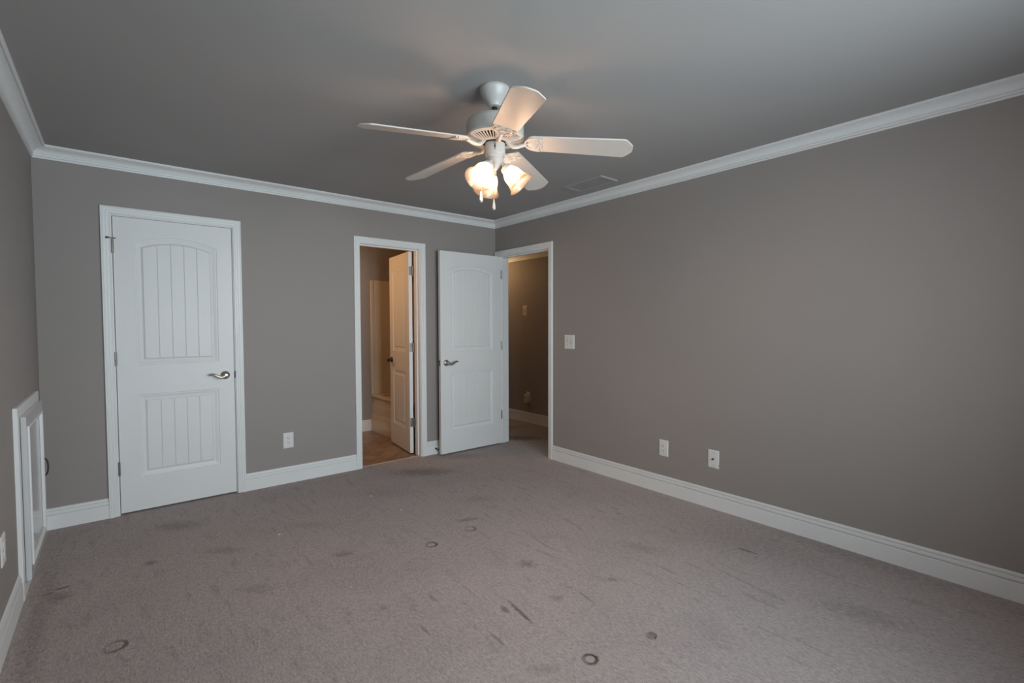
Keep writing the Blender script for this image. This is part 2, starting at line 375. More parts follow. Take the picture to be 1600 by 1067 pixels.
run('trim_1', CROWN, (L, F), (L, D), (1, 0), H, M['trim'], 1, 1, 'white crown moulding along the left wall')
run('trim_2', CROWN, (L, D), (W, D), (0, -1), H, M['trim'], 1, 1, 'white crown moulding along the back wall')
run('trim_3', CROWN, (W, D), (W, F), (-1, 0), H, M['trim'], 1, 1, 'white crown moulding along the right wall')
run('trim_4', CROWN, (W, F), (L, F), (0, 1), H, M['trim'], 1, 1, 'white crown moulding along the window wall')
run('trim_5', [(u*1.35, h*1.3) for u, h in CROWN], (HX, 7.0), (HX, 2.4), (-1, 0), 2.27, M['trim'], 0, 0, 'crown moulding in the hallway')

# door casing: profile (across from opening, thickness), swept up-across-down with mitred corners
CAS = [(0, 0), (0, 0.010), (0.003, 0.0125), (0.009, 0.0125), (0.0105, 0.0105), (0.012, 0.0105), (0.0135, 0.0135), (0.024, 0.0150), (0.0255, 0.0128), (0.027, 0.0128), (0.029, 0.0165),
       (0.041, 0.018), (0.0425, 0.0155), (0.044, 0.0155), (0.046, 0.019), (0.053, 0.019), (CW, 0.016), (CW, 0)]
def casing(name, a, b, zt, P, mat_=None, label=None, prof=CAS, z0=0.0):        # P(s, z, out) -> world point
    m_ = MB(); rows = [[P(a-u, z0, t) for u, t in prof], [P(a-u, zt+u, t) for u, t in prof], [P(b+u, zt+u, t) for u, t in prof], [P(b+u, z0, t) for u, t in prof]]
    m_.grid(rows, closed_u=True, cap=True); return struct(m_.build(name, mat_ or M['trim'], smooth=25), label)
Pback = lambda s, z, o: Vector((s, D-o, z)); Pright = lambda s, z, o: Vector((W-o, s, z))
Pbath = lambda s, z, o: Vector((s, D+T+o, z)); Phall = lambda s, z, o: Vector((W+T+o, s, z))
def jamb(parent, a, b, zt, P, t0, t1, stop):       # three boards and a stop strip; t = depth into the wall
    m_ = MB()
    def bd(s0, s1, z0, z1, u0, u1):
        c0, c1 = P(s0, z0, -u0), P(s1, z1, -u1)
        m_.box(min(c0.x, c1.x), max(c0.x, c1.x), min(c0.y, c1.y), max(c0.y, c1.y), z0, z1)
    bd(a-J, a, 0, zt, t0, t1); bd(b, b+J, 0, zt, t0, t1); bd(a-J, b+J, zt, zt+J, t0, t1)
    s0, s1 = stop
    bd(a, a+0.011, 0, zt-0.011, s0, s1); bd(b-0.011, b, 0, zt-0.011, s0, s1); bd(a, b, zt-0.011, zt, s0, s1)
    return m_.build('door_jamb', M['trim'], parent, smooth=0)
for n_, (dd, P, Pb, stop, lab) in {6: (D1, Pback, Pbath, (0.040, 0.075), 'white moulded casing around the closed closet door'),
                                   7: (D2, Pback, Pbath, (0.045, 0.078), 'white moulded casing around the bathroom doorway'),
                                   8: (D3, Pright, Phall, (0.040, 0.075), 'white moulded casing around the hallway doorway')}.items():
    a, b_, zt = dd
    c = casing('trim_%d' % n_, a-0.005, b_+0.005, zt+0.005, P, label=lab)
    jamb(c, a, b_, zt, P, 0.0, T, stop)
    c2 = casing('door_casing_inner', a-0.005, b_+0.005, zt+0.005, Pb); c2.name = 'inner_casing'; del c2['kind']; c2.parent = c

# ------------------------------------------------------------------ windows behind the camera (they give the daylight)
for i, (a, b_) in enumerate(WINS):
    w = empty('window_%d' % (i+1), (a, F, WZ[0])); w['kind'] = 'structure'; w['label'] = 'window in the wall behind the camera'
    fr = MB(); mx = (a+b_)/2; mz = (WZ[0]+WZ[1])/2
    for x0, x1, z0, z1 in ((a, a+.04, WZ[0], WZ[1]), (b_-.04, b_, WZ[0], WZ[1]), (a+.04, b_-.04, WZ[0], WZ[0]+.04), (a+.04, b_-.04, WZ[1]-.04, WZ[1]), (a+.04, b_-.04, mz-.02, mz+.02)):
        fr.box(x0, x1, F-0.09, F-0.05, z0, z1)
    fr.build('window_frame', M['outside'], w, loc=None, smooth=0).location = Vector((-a, -F, -WZ[0]))
    g_ = MB(); g_.box(a+.04, b_-.04, F-0.072, F-0.068, WZ[0]+.04, mz-.02); g_.box(a+.04, b_-.04, F-0.072, F-0.068, mz+.02, WZ[1]-.04)
    g_.build('pane', M['pane'], w, smooth=0).location = Vector((-a, -F, -WZ[0]))
    Pf = lambda s, z, o: Vector((s, F+o, z))
    cs = casing('window_casing', a, b_, WZ[1], Pf, z0=WZ[0]); del cs['kind']; cs.parent = w; cs.location = Vector((-a, -F, -WZ[0]))
    sl = MB().box(a-.08, b_+.08, F-0.05, F+0.04, WZ[0]-.025, WZ[0]).build('window_sill', M['trim'], w, smooth=0); sl.location = Vector((-a, -F, -WZ[0]))

# ------------------------------------------------------------------ moulded plank doors
def arch_ring(xl, xr, zb, zs, rise, d, us):        # outline inset by d: returns bottom pts, top pts
    cx = (xl+xr)/2; hw = (xr-xl)/2; x0, x1 = xl+d, xr-d
    if rise:
        rad = (hw*hw + rise*rise)/(2*rise); cz = zs + rise - rad
        top = lambda x: cz + sqrt(max(0, (rad-d)**2 - (x-cx)**2))
    else: top = lambda x: zs - d
    xs = [x0 + u*(x1-x0) for u in us]
    return [(x, zb+d) for x in xs], [(x, top(x)) for x in xs]
def door_face(mb, w, z0, z1, panels, sgn, yface, grooves):
    """One face of a slab at y=yface; sgn = -1 if the face looks to -y. Panels: (xl, xr, zb, zs, rise)."""
    Y = lambda dep: yface - sgn*dep                 # dep > 0 goes into the door
    rings = [(0, 0), (0.003, 0.006), (0.007, 0.0065), (0.010, 0.0045), (0.020, 0.0075), (0.033, 0.0120), (0.038, 0.0115), (0.049, 0.0020)]
    n = grooves; g = 0.0032
    prev_top = None
    V = mb.bm.verts.new
    for xl, xr, zb, zs, rise in panels:
        fw_ = (xr-xl) - 2*0.049
        us = [0.0]; dep = [0]
        for k in range(n):
            if k:
                c = k/n; us += [c-g/fw_, c, c+g/fw_]; dep += [0, 0.0065, 0]
            us += [(k+0.25)/n, (k+0.5)/n, (k+0.75)/n]; dep += [0, 0, 0]
        us.append(1.0); dep.append(0)
        Rg = []
        for d, dp in rings:
            bt, tp = arch_ring(xl, xr, zb, zs, rise, d, us)
            Rg.append(([V((x, Y(dp), z)) for x, z in bt], [V((x, Y(dp), z)) for x, z in tp]))
        for (b0, t0), (b1, t1) in zip(Rg, Rg[1:]):
            for j in range(len(us)-1):
                mb.bm.faces.new((b0[j], b0[j+1], b1[j+1], b1[j])); mb.bm.faces.new((t0[j], t0[j+1], t1[j+1], t1[j]))
            mb.bm.faces.new((b0[0], t0[0], t1[0], b1[0])); mb.bm.faces.new((b0[-1], t0[-1], t1[-1], b1[-1]))
        bl, tl = Rg[-1]
        e = 0.004                                   # grooves run out at the field's ends
        low = [V((v.co.x, Y(0.0020+dp), v.co.z)) if dp else v for v, dp in zip(bl, dep)]
        hig = [V((v.co.x, Y(0.0020+dp), v.co.z)) if dp else v for v, dp in zip(tl, dep)]
        for j in range(len(us)-1): mb.bm.faces.new((low[j], low[j+1], hig[j+1], hig[j]))
        for j in range(1, len(us)-1):
            if dep[j]:
                mb.bm.faces.new((bl[j-1], bl[j], bl[j+1], low[j])) if False else None
                for row, ed in ((bl, low), (tl, hig)):
                    mb.bm.faces.new((row[j-1], row[j], ed[j])); mb.bm.faces.new((row[j], row[j+1], ed[j]))
        # face left and right of the panel, and the band between panels
        outer = Rg[0]
        tops = [v.co.z for v in outer[1]]
        zc_lo, zc_hi = zb, (max(tops))
        bL, bR, tL, tR = outer[0][0], outer[0][-1], outer[1][0], outer[1][-1]
        y = Y(0)
        q = lambda pts: mb.bm.faces.new([V(p) if isinstance(p, tuple) else p for p in pts])
        q([(0, y, zb), bL, tL, (0, y, tL.co.z)]); q([bR, (w, y, zb), (w, y, tR.co.z), tR])
        if prev_top is None: q([(0, y, z0), (w, y, z0), (w, y, zb)] + list(reversed([(v.co.x, y, zb) for v in outer[0]])) + [(0, y, zb)])
        else:
            q([prev_top[0]] + prev_top[1] + [prev_top[2]] + [(w, y, zb)] + list(reversed([(v.co.x, y, zb) for v in outer[0]])) + [(0, y, zb)])
        prev_top = ((0, y, tL.co.z), [(v.co.x, y, v.co.z) for v in outer[1]], (w, y, tR.co.z))
    # area above the last panel: strips up to the top edge
    y = Y(0); pts = [prev_top[0]] + prev_top[1] + [prev_top[2]]
    for p_, q_ in zip(pts, pts[1:]):
        mb.bm.faces.new([V(p_), V(q_), V((q_[0], y, z1)), V((p_[0], y, z1))])
def slab(name, w, z0, z1, t, panels, grooves, parent):
    mb = MB()
    door_face(mb, w, z0, z1, panels, -1, 0.0, grooves); door_face(mb, w, z0, z1, panels, 1, t, grooves)
    V = mb.bm.verts.new
    zs = sorted({z0, z1} | {p[2] for p in panels})
    for (x0, x1) in ((0, 0), (w, w)):
        mb.bm.faces.new([V((x0, 0, z0)), V((x0, t, z0)), V((x0, t, z1)), V((x0, 0, z1))])
    mb.bm.faces.new([V((0, 0, z0)), V((w, 0, z0)), V((w, t, z0)), V((0, t, z0))])
    mb.bm.faces.new([V((0, 0, z1)), V((w, 0, z1)), V((w, t, z1)), V((0, t, z1))])
    return mb.build(name, M['door'], parent, smooth=20)
def lever(parent, x, z, y, sgn, dirx, mat_, name='door_handle'):
    """Wave lever on a round rosette. sgn -1: stands out to -y."""
    ax = (0, sgn, 0)
    m_ = MB(); m_.lathe([(0.0, 0), (0.031, 0), (0.032, 0.003), (0.030, 0.008), (0.024, 0.0125), (0.016, 0.014), (0.0135, 0.018), (0.012, 0.030), (0.0125, 0.040), (0.0125, 0.052), (0.0, 0.054)], 32, ax, (x, y, z))
    pts = []; rad = []
    for i in range(21):
        t = i/20
        pts.append((x + dirx*(0.004 + 0.108*t), y + sgn*(0.046 + 0.006*sin(pi*t)), z - 0.012*sin(pi*min(1, t*1.9))*(1 if t < .53 else 0) + (0.013*sin(pi*(t-.53)/.60) if t > .53 else 0)))
        rad.append(0.0085*(1-t)**0.6 + 0.0052)
    m_.tube(pts, rad, 12)
    return m_.build(name, mat_, parent, smooth=50)
def hinge(parent, x, y, z, leafdir, leaf_y=None, mat_=None):   # knuckle with pin tips (+ leaf plate lying in the door edge)
    m_ = MB(); m_.lathe([(0, -0.050), (0.0035, -0.049), (0.0035, -0.046), (0.0078, -0.045), (0.0078, -0.016), (0.0064, -0.015), (0.0078, -0.014), (0.0078, 0.014), (0.0064, 0.015), (0.0078, 0.016), (0.0078, 0.045), (0.0035, 0.046), (0.0035, 0.049), (0, 0.050)], 14, (0,0,1), (x, y, z))
    if leafdir: m_.box(min(x, x+leafdir[0]), max(x, x+leafdir[0]), min(y, y+leafdir[1]), max(y, y+leafdir[1]), z-0.044, z+0.044)
    return m_.build('hinge', mat_ or M['hinge'], parent, smooth=40)

HZ = (1.853, 1.084, 0.325)
# closet door (closed, hinges on the left, opens into the room)
d1 = empty('door_1', (0, D, 0)); struct(d1, 'closed white plank-panel door on the left')
w = 0.705
slab('slab', w, 0.012, 2.055, 0.035, [(0.112, 0.600, 0.245, 0.830, 0), (0.112, 0.606, 1.035, 1.885, 0.054)], 5, d1).location = (0, 0.002, 0)
lever(d1, w-0.061, 0.930, 0.002, -1, -1, M['nickel'])
for z in HZ: hinge(d1, -0.004, -0.006, z, None)
# hinge-pin door stop at the top hinge
m_ = MB(); z = HZ[0]+0.052
m_.lathe([(0, -0.004), (0.009, -0.004), (0.009, 0.004), (0, 0.004)], 16, (0,0,1), (-0.004, -0.008, z))
m_.tube([(-0.004, -0.008, z), (-0.018, -0.026, z), (-0.028, -0.026, z)], 0.0035, 8); m_.tube([(-0.004, -0.008, z), (0.016, -0.016, z)], 0.0035, 8)
m_.lathe([(0, -0.006), (0.0075, -0.006), (0.0075, 0.004), (0, 0.004)], 12, (-0.8, 0.5, 0), (-0.030, -0.024, z))
m_.build('hinge_stop', M['hinge'], d1)
MB().box(0.7075, 0.7125, -0.0125, 0.004, 0.905, 0.958).build('strike_plate', M['dark'], d1, smooth=0)

# bathroom door (opens into the bathroom, hinges on the right)
d2 = empty('door_2', (2.311, D+T+0.016, 0), R(82.9)); struct(d2, 'white plank-panel door standing open into the bathroom')
w = 0.598
slab('slab', w, 0.014, 2.044, 0.035, [(0.112, w-0.105, 0.245, 0.830, 0), (0.112, w-0.105, 1.035, 1.870, 0.060)], 4, d2)
lever(d2, w-0.061, 0.930, 0.035, 1, -1, M['dark']); lever(d2, w-0.061, 0.930, 0.0, -1, -1, M['dark'])
for z in HZ:
    h_ = hinge(d2, -0.006, -0.005, z, None)
    l_ = MB().box(-0.0015, 0.0002, -0.012, 0.031, z-0.044, z+0.044)
    for k in range(3): l_.lathe([(0, 0), (0.003, 0), (0.003, 0.0012), (0, 0.0014)], 10, (-1, 0, 0), (-0.0013, 0.011 + 0.010*(k % 2), z-0.03+0.03*k))
    l_.build('hinge_leaf', M['hinge'], h_, smooth=0)

# hallway door (folded back against the back wall)
d3 = empty('door_3', (3.253, 4.185, 0), R(180)); struct(d3, 'white plank-panel door standing open in front of the back wall')
w = 0.765
slab('slab', w, 0.014, 2.046, 0.035, [(0.112, w-0.108, 0.235, 0.830, 0), (0.112, w-0.108, 1.040, 1.868, 0.052)], 6, d3)
lever(d3, w-0.064, 0.930, 0.035, 1, -1, M['nickel']); lever(d3, w-0.064, 0.930, 0.0, -1, -1, M['nickel'])
m_ = MB(); m_.box(w-0.0004, w+0.0012, 0.006, 0.029, 0.902, 0.958); m_.build('latch_plate', M['nickel'], d3, smooth=0)
m_ = MB(); m_.box(w+0.0011, w+0.0018, 0.009, 0.026, 0.934, 0.953); m_.box(w+0.0011, w+0.0018, 0.009, 0.026, 0.907, 0.926); m_.build('latch_hole', M['dark'], d3, smooth=0)
for z in HZ: hinge(d3, -0.0035, 0.034, z, None)

# bathroom threshold strip
struct(MB().prism([(D+0.020, 0.0), (D+0.050, 0.0), (D+0.045, 0.005), (D+0.025, 0.006)], D2[0]+0.0, D2[1]-0.0).build('trim_9', M['threshold'], smooth=0), 'pale metal strip between carpet and bathroom floor')
o = bpy.data.objects['trim_9']; o.data.transform(Matrix(((0,0,1,0),(1,0,0,0),(0,1,0,0),(0,0,0,1))))

# ------------------------------------------------------------------ ceiling fan
FX, FY = 1.43, 1.868
fan = tag(empty('ceiling_fan', (FX, FY, H)), 'white five-blade ceiling fan with three lit frosted glass shades', 'ceiling fan')
rib = lambda k, n, h: 1 + (0.022 if (k % 2 and -0.045 < h < -0.016) else 0)
MB().lathe([(0, 0), (0.070, 0), (0.073, -0.005), (0.0725, -0.014), (0.069, -0.018), (0.066, -0.030), (0.060, -0.042), (0.051, -0.055), (0.041, -0.068), (0.034, -0.078), (0.031, -0.086), (0.024, -0.088), (0, -0.088)], 72, mod=rib).build('canopy', M['fan'], fan, smooth=35)
MB().lathe([(0, -0.07), (0.0125, -0.07), (0.0125, -0.15), (0, -0.15)], 24).lathe([(0, -0.125), (0.022, -0.127), (0.024, -0.15), (0, -0.152)], 24).build('downrod', M['black'], fan)
MB().lathe([(0, -0.148), (0.06, -0.148), (0.105, -0.150), (0.128, -0.155), (0.136, -0.164), (0.1385, -0.176), (0.1385, -0.222), (0.1405, -0.224), (0.1405, -0.231), (0.137, -0.234), (0.06, -0.232), (0, -0.232)], 72).build('motor_housing', M['fan'], fan, smooth=30)
m_ = MB()                                         # vented underside: outer ring, inner ring and radial fins over a dark gap
def ring(m_, r0, z0, r1, z1, th=0.004, n=72): m_.lathe([(r0, z0), (r1, z1), (r1, z1-th), (r0, z0-th), (r0, z0)], n, cap=False)
ring(m_, 0.139, -0.232, 0.127, -0.240); ring(m_, 0.078, -0.254, 0.060, -0.256)
NF = 50
for k in range(NF):
    if k % 10 in (4, 5, 6): continue
    a = 2*pi*k/NF + R(172) + R(36) - 0.02
    d = Vector((cos(a), sin(a), 0)); n_ = Vector((-sin(a), cos(a), 0)); hw = 0.0026
    p = [d*0.128 + Vector((0,0,-0.2400)), d*0.077 + Vector((0,0,-0.2545))]
    m_.grid([[p[0]-n_*hw, p[0]+n_*hw, p[0]+n_*hw+Vector((0,0,-.004)), p[0]-n_*hw+Vector((0,0,-.004))], [p[1]-n_*hw, p[1]+n_*hw, p[1]+n_*hw+Vector((0,0,-.004)), p[1]-n_*hw+Vector((0,0,-.004))]], closed_u=True, cap=True)
for s in range(5):                                # solid pads between the slotted fields
    rows = []
    for j in range(9):
        a = R(172) + s*2*pi/5 + R(36) - 0.02 + 2*pi*(3.6 + j*2.8/8)/NF
        d = Vector((cos(a), sin(a), 0)); rows.append([d*0.128 + Vector((0,0,-0.2400)), d*0.077 + Vector((0,0,-0.2545)), d*0.077 + Vector((0,0,-0.2585)), d*0.128 + Vector((0,0,-0.2440))])
    m_.grid(rows, closed_u=True, cap=True)
m_.build('vent_grille', M['fan'], fan, smooth=30)
MB().lathe([(0, -0.233), (0.116, -0.233), (0.113, -0.239), (0.06, -0.243), (0.05, -0.262), (0, -0.262)], 48).build('motor_core', M['black'], fan)
MB().lathe([(0, -0.256), (0.040, -0.256), (0.0485, -0.260), (0.0495, -0.264), (0.0495, -0.312), (0.0470, -0.316), (0.0470, -0.320), (0.0440, -0.324), (0.0400, -0.330), (0.0400, -0.342), (0.034, -0.352), (0.026, -0.366), (0.016, -0.378), (0.010, -0.386), (0.0, -0.390)], 48).build('switch_housing', M['fan'], fan, smooth=30)
m_ = MB()
cdir = Vector((-FX, -FY, 0)).normalized(); csd = Vector((-cdir.y, cdir.x, 0))
for dz, r in ((-0.276, .003), (-0.284, .0045), (-0.289, .0045), (-0.298, .003)):
    m_.lathe([(0, 0), (r, 0), (r, 0.0015), (0, 0.002)], 10, cdir, cdir*0.0490 + Vector((0,0,dz)))
m_.build('switch_slot', M['slot'], fan)
# blades with their irons
ZB = -0.262
def blade_mesh():
    r0, r1 = 0.155, 0.650; w0, w1 = 0.054, 0.066
    half = [(r0+0.004, w0*0.62), (r0+0.012, w0*0.86), (r0+0.026, w0), (r1-0.046, w1), (r1-0.038, w1-0.001), (r1-0.030, w1-0.008), (r1-0.004, w1*0.40), (r1, w1*0.22)]
    poly = [(x, -y) for x, y in half] + [(x, y) for x, y in reversed(half)]
    return MB().prism(poly, -0.003, 0.003, fz=BZ)
BZ = lambda x, y: -(x-0.15)*0.085 - y*math.tan(R(13))
def iron_mesh():
    m_ = MB()
    zz = lambda x, y: BZ(x, y) - 0.0035
    pts = [(0.040, 0, 0.018), (0.058, 0, 0.010), (0.072, 0, -0.006), (0.088, 0, -0.016), (0.108, 0, -0.016), (0.130, 0, -0.010), (0.150, 0, -0.006)]
    m_.tube(pts, [0.010, 0.010, 0.0095, 0.009, 0.009, 0.009, 0.008], 12, flat=0.9)
    def loop(f, n=28, r=0.0042, closed=True):
        P_ = [f(2*pi*k/n) for k in range(n+1)]
        m_.tube([(x, y, zz(x, y)-0.001) for x, y in P_], r, 8)
    # rounded outer plate rim, three inner lobes and a scalloped front edge
    loop(lambda t: (0.180 - 0.036*cos(t), 0.040*sin(t)*(1 if cos(t) > -2 else 1)))
    for s in (-1, 1): loop(lambda t: (0.183 + 0.016*cos(t), s*0.020 + 0.013*sin(t)), 20, 0.0034)
    loop(lambda t: (0.164 + 0.010*cos(t), 0.008*sin(t)), 16, 0.003)
    edge = []
    for k in range(25):
        u = k/24*2-1; edge.append((0.214 + 0.010*abs(sin(u*pi*1.5)), u*0.050))
    m_.tube([(x, y, zz(x, y)-0.001) for x, y in edge], 0.0045, 8)
    for s in (-1, 1): m_.tube([(x, y, zz(x, y)) for x, y in ((0.150, s*0.020), (0.165, s*0.040), (0.190, s*0.048), (0.216, s*0.050))], 0.005, 8)
    m_.tube([(x, 0, zz(x, 0)) for x in (0.150, 0.180, 0.216)], 0.004, 8)
    for x, y in ((0.205, 0.030), (0.205, -0.030), (0.192, 0)):
        m_.lathe([(0, 0), (0.006, 0), (0.006, -0.003), (0, -0.005)], 12, (0,0,1), (x, y, zz(x, y)-0.002))
    return m_
bl0 = ir0 = None
for k in range(5):
    a = R(172.0 - 72*k)
    if bl0 is None:
        bl0 = blade_mesh().build('blade', M['blade'], fan, smooth=25); ir0 = iron_mesh().build('blade_iron', M['fan'], bl0, smooth=50)
        bl = bl0
    else:
        bl = bl0.copy(); COL.objects.link(bl); bl.parent = fan
        ir = ir0.copy(); COL.objects.link(ir); ir.parent = bl
    bl.location = (0, 0, ZB); bl.rotation_euler = (0, 0, a)
# lamps
for k, az in enumerate((-166.4, -46.4, 73.6)):
    az = R(az); rd = Vector((cos(az), sin(az), 0)); ax = (rd*sin(R(42)) + Vector((0, 0, -cos(R(42))))).normalized()
    p0 = rd*0.030 + Vector((0, 0, -0.352)); p1 = p0 + ax*0.030
    arm = MB().tube([rd*0.020 + Vector((0,0,-0.346)), rd*0.034 + Vector((0,0,-0.352)), p1], 0.0085, 14).lathe([(0, 0), (0.020, 0), (0.026, 0.004), (0.0275, 0.012), (0.0275, 0.022), (0, 0.022)], 32, ax, p1 - ax*0.006).build('lamp_holder', M['fan'], fan, smooth=35)
    sh = MB().lathe([(0.0255, 0.0), (0.0265, 0.006), (0.031, 0.014), (0.039, 0.026), (0.0445, 0.040), (0.0465, 0.055), (0.048, 0.070), (0.0525, 0.086), (0.060, 0.099), (0.0665, 0.107),
                      (0.0640, 0.1075), (0.0575, 0.098), (0.0505, 0.086), (0.0460, 0.070), (0.0445, 0.055), (0.0425, 0.040), (0.037, 0.027), (0.029, 0.015), (0.0245, 0.006), (0.0255, 0.0)], 48, ax, p1 + ax*0.006, cap=False).build('lamp_shade', M['shade'], fan, smooth=60)
    MB().lathe([(0, 0.0), (0.010, 0.002), (0.011, 0.020), (0.017, 0.036), (0.0215, 0.050), (0.0225, 0.060), (0.0205, 0.070), (0.014, 0.078), (0.006, 0.081), (0, 0.082)], 28, ax, p1 + ax*0.004).build('bulb', M['bulb'], fan, smooth=60)
# pull chains
rr = Vector((0.773, -0.634, 0))
for off, zb_ in ((rr*-0.066 + cdir*0.050, -0.550), (rr*-0.006 + cdir*0.060, -0.588)):
    m_ = MB(); top = Vector((off.x*0.35, off.y*0.35, -0.352)); kn = Vector((off.x, off.y, -0.372))
    m_.tube([top, (top+kn)/2 + Vector((0,0,0.002)), kn, Vector((off.x, off.y, zb_+0.05))], 0.0014, 6)
    ch = m_.build('pull_chain', M['brass'], fan, smooth=60)
    MB().lathe([(0, 0.050), (0.0022, 0.049), (0.0035, 0.042), (0.0065, 0.022), (0.0078, 0.012), (0.0070, 0.004), (0.004, 0.0), (0, -0.001)], 20, (0,0,1), (off.x, off.y, zb_)).build('pull_knob', M['blade'], ch, smooth=60)

# ------------------------------------------------------------------ wall plates
def plate(name, loc, rz, wd_, ht, label, cat, mat_='plastic', group=None):
    """Bevelled cover plate, local -y is out of the wall."""
    t = tag(empty(name, loc, rz), label, cat, group)
    b_ = MB(); e = 0.006; h, v = wd_/2, ht/2
    b_.grid([[(-h, 0, -v), (h, 0, -v), (h, 0, v), (-h, 0, v)], [(-h, -0.003, -v), (h, -0.003, -v), (h, -0.003, v), (-h, -0.003, v)], [(-h+e, -0.0062, -v+e), (h-e, -0.0062, -v+e), (h-e, -0.0062, v-e), (-h+e, -0.0062, v-e)]], closed_u=True, cap=True)
    b_.build('cover_plate', M[mat_], t, smooth=20)
    return t
def screw(t, x, z, mat_='plastic'):
    MB().lathe([(0, 0), (0.0032, 0), (0.0028, 0.001), (0, 0.0012)], 12, (0,-1,0), (x, -0.006, z)).build('screw', M[mat_], t)
def duplex(t, mat_='plastic'):
    for s in (-1, 1):
        z = s*0.0195; pts = []
        for k in range(28):
            a = 2*pi*k/28; pts.append((0.0172*cos(a), max(-0.0135, min(0.0135, 0.0172*sin(a)))))
        b_ = MB(Matrix(((1,0,0,0),(0,0,1,0),(0,1,0,z),(0,0,0,1)))); b_.prism(pts, -0.0085, -0.0055)
        f_ = b_.build('receptacle', M[mat_], t, smooth=30)
        s_ = MB()
        s_.box(-0.0078, -0.0052, -0.0088, -0.0084, z+0.000, z+0.0085); s_.box(0.0052, 0.0078, -0.0088, -0.0084, z+0.001, z+0.008)
        s_.lathe([(0, 0), (0.0028, 0), (0.0028, 0.0004), (0, 0.0004)], 12, (0,-1,0), (0, -0.0084, z-0.0075))
        s_.build('slots', M['slot'], f_, smooth=0)
    screw(t, 0, 0, mat_)
t = plate('wall_outlet', (1.089, D, 0.356), 0, 0.080, 0.128, 'white duplex outlet on the back wall, right of the closet door', 'wall outlet'); duplex(t)
t = plate('wall_outlet', (W, 2.125, 0.353), R(-90), 0.080, 0.126, 'white duplex outlet on the right wall, left of the cable plate', 'wall outlet'); duplex(t)
t = plate('cable_plate', (W, 1.722, 0.354), R(-90), 0.082, 0.128, 'white cable jack plate on the right wall, right of the outlet', 'wall plate')
MB().lathe([(0, 0), (0.0075, 0), (0.0075, 0.003), (0.0048, 0.0035), (0.0048, 0.011), (0, 0.011)], 6, (0,-1,0), (0, -0.006, 0)).build('coax_jack', M['slot'], t)
for s in (-1, 1): screw(t, 0, s*0.042, 'nickel')
MB().box(0.034, 0.041, -0.004, 0.0, -0.046, -0.036).build('plate_chip', M['slot'], t, smooth=0)
t = plate('light_switch', (W, 3.132, 1.149), R(-90), 0.126, 0.130, 'white double light switch on the right wall beside the hallway door', 'light switch')
for s, up_ in ((-1, -1), (1, 1)):
    x = s*0.023
    MB().box(x-0.0055, x+0.0055, -0.0066, -0.0058, -0.012, 0.012).build('toggle_slot', M['slot'], t, smooth=0)
    MB().prism([(-0.0062, -0.006), (-0.0062, 0.006), (-0.020, up_*0.010+0.003), (-0.020, up_*0.010-0.003)], x-0.0042, x+0.0042).build('toggle', M['plastic'], t, smooth=0).data.transform(Matrix(((0,0,1,0),(1,0,0,0),(0,1,0,0),(0,0,0,1))))
    for q in (-1, 1): screw(t, x, q*0.030, 'slot')
# left wall outlet, cut by the frame edge
t = plate('wall_outlet', (L, 2.845, 0.393), R(90), 0.080, 0.126, 'white outlet low on the left wall before the access door', 'wall outlet'); duplex(t)
# hallway
t = plate('light_switch', (HX, 4.898, 1.495), R(-90), 0.085, 0.130, 'almond single light switch on the hallway wall', 'light switch', 'almond')
MB().box(-0.0055, 0.0055, -0.0066, -0.0058, -0.012, 0.012).build('toggle_slot', M['slot'], t, smooth=0)
MB().box(-0.0042, 0.0042, -0.018, -0.006, -0.012, -0.004).build('toggle', M['almond'], t, smooth=0)
for q in (-1, 1): screw(t, 0, q*0.030, 'slot')
t = plate('wall_outlet', (HX, 4.832, 0.350), R(-90), 0.080, 0.125, 'almond outlet on the hallway wall behind the plug-in device', 'wall outlet', 'almond'); duplex(t, 'almond')
dv = tag(empty('plug_in_night_light', (HX-0.010, 4.846, 0.325), R(-90)), 'white plug-in night light in the hallway outlet', 'night light')
b_ = MB(); b_.grid([[(-.031, 0, -.055), (.031, 0, -.055), (.031, 0, .050), (-.031, 0, .050)], [(-.031, -.034, -.055), (.031, -.034, -.055), (.031, -.034, .050), (-.031, -.034, .050)], [(-.027, -.038, -.051), (.027, -.038, -.051), (.027, -.038, .046), (-.027, -.038, .046)]], closed_u=True, cap=True)
b_.build('body', M['almond'], dv, smooth=20)
MB().lathe([(0, 0), (0.010, 0), (0.010, 0.002), (0, 0.002)], 16, (0,-1,0), (-0.002, -0.0375, 0.012)).build('sensor', M['black'], dv)
MB().lathe([(0, 0), (0.006, 0), (0.006, 0.002), (0, 0.002)], 12, (0,-1,0), (0.008, -0.0375, -0.026)).build('button', M['slot'], dv)

# ------------------------------------------------------------------ knee-wall access door on the left wall
ac = tag(empty('access_door', (L, 3.22, 0)), 'small white access door low on the left wall', 'access door')
XL = L
FRP = [(0, 0), (0, 0.013), (0.003, 0.016), (0.052, 0.017), (0.057, 0.014), (0.057, 0)]
y0, y1, zt = 3.22, 4.035, 0.925
m_ = MB()
Pl = lambda s, z, o: Vector((o, s-3.22, z))
rows = [[Pl(y0+u, 0.0, t_) for u, t_ in FRP], [Pl(y0+u, zt-u, t_) for u, t_ in FRP], [Pl(y1-u, zt-u, t_) for u, t_ in FRP], [Pl(y1-u, 0.0, t_) for u, t_ in FRP]]
m_.grid(rows, closed_u=True, cap=True); m_.box(0, 0.015, 0.057, 0.815-0.057, 0.0, 0.055)
m_.build('frame', M['trim'], ac, smooth=25)
MB().box(0.0005, 0.004, 0.056, 0.815-0.056, 0.054, 0.869).build('backing', M['slot'], ac, smooth=0)  # near-black sheet paints the shadow in the gap around the leaf
ya, yb, za, zb_ = 0.070, 0.742, 0.070, 0.872                       # overlay leaf standing proud of the frame
leafp = MB(); N = 0.0172; TH = 0.037
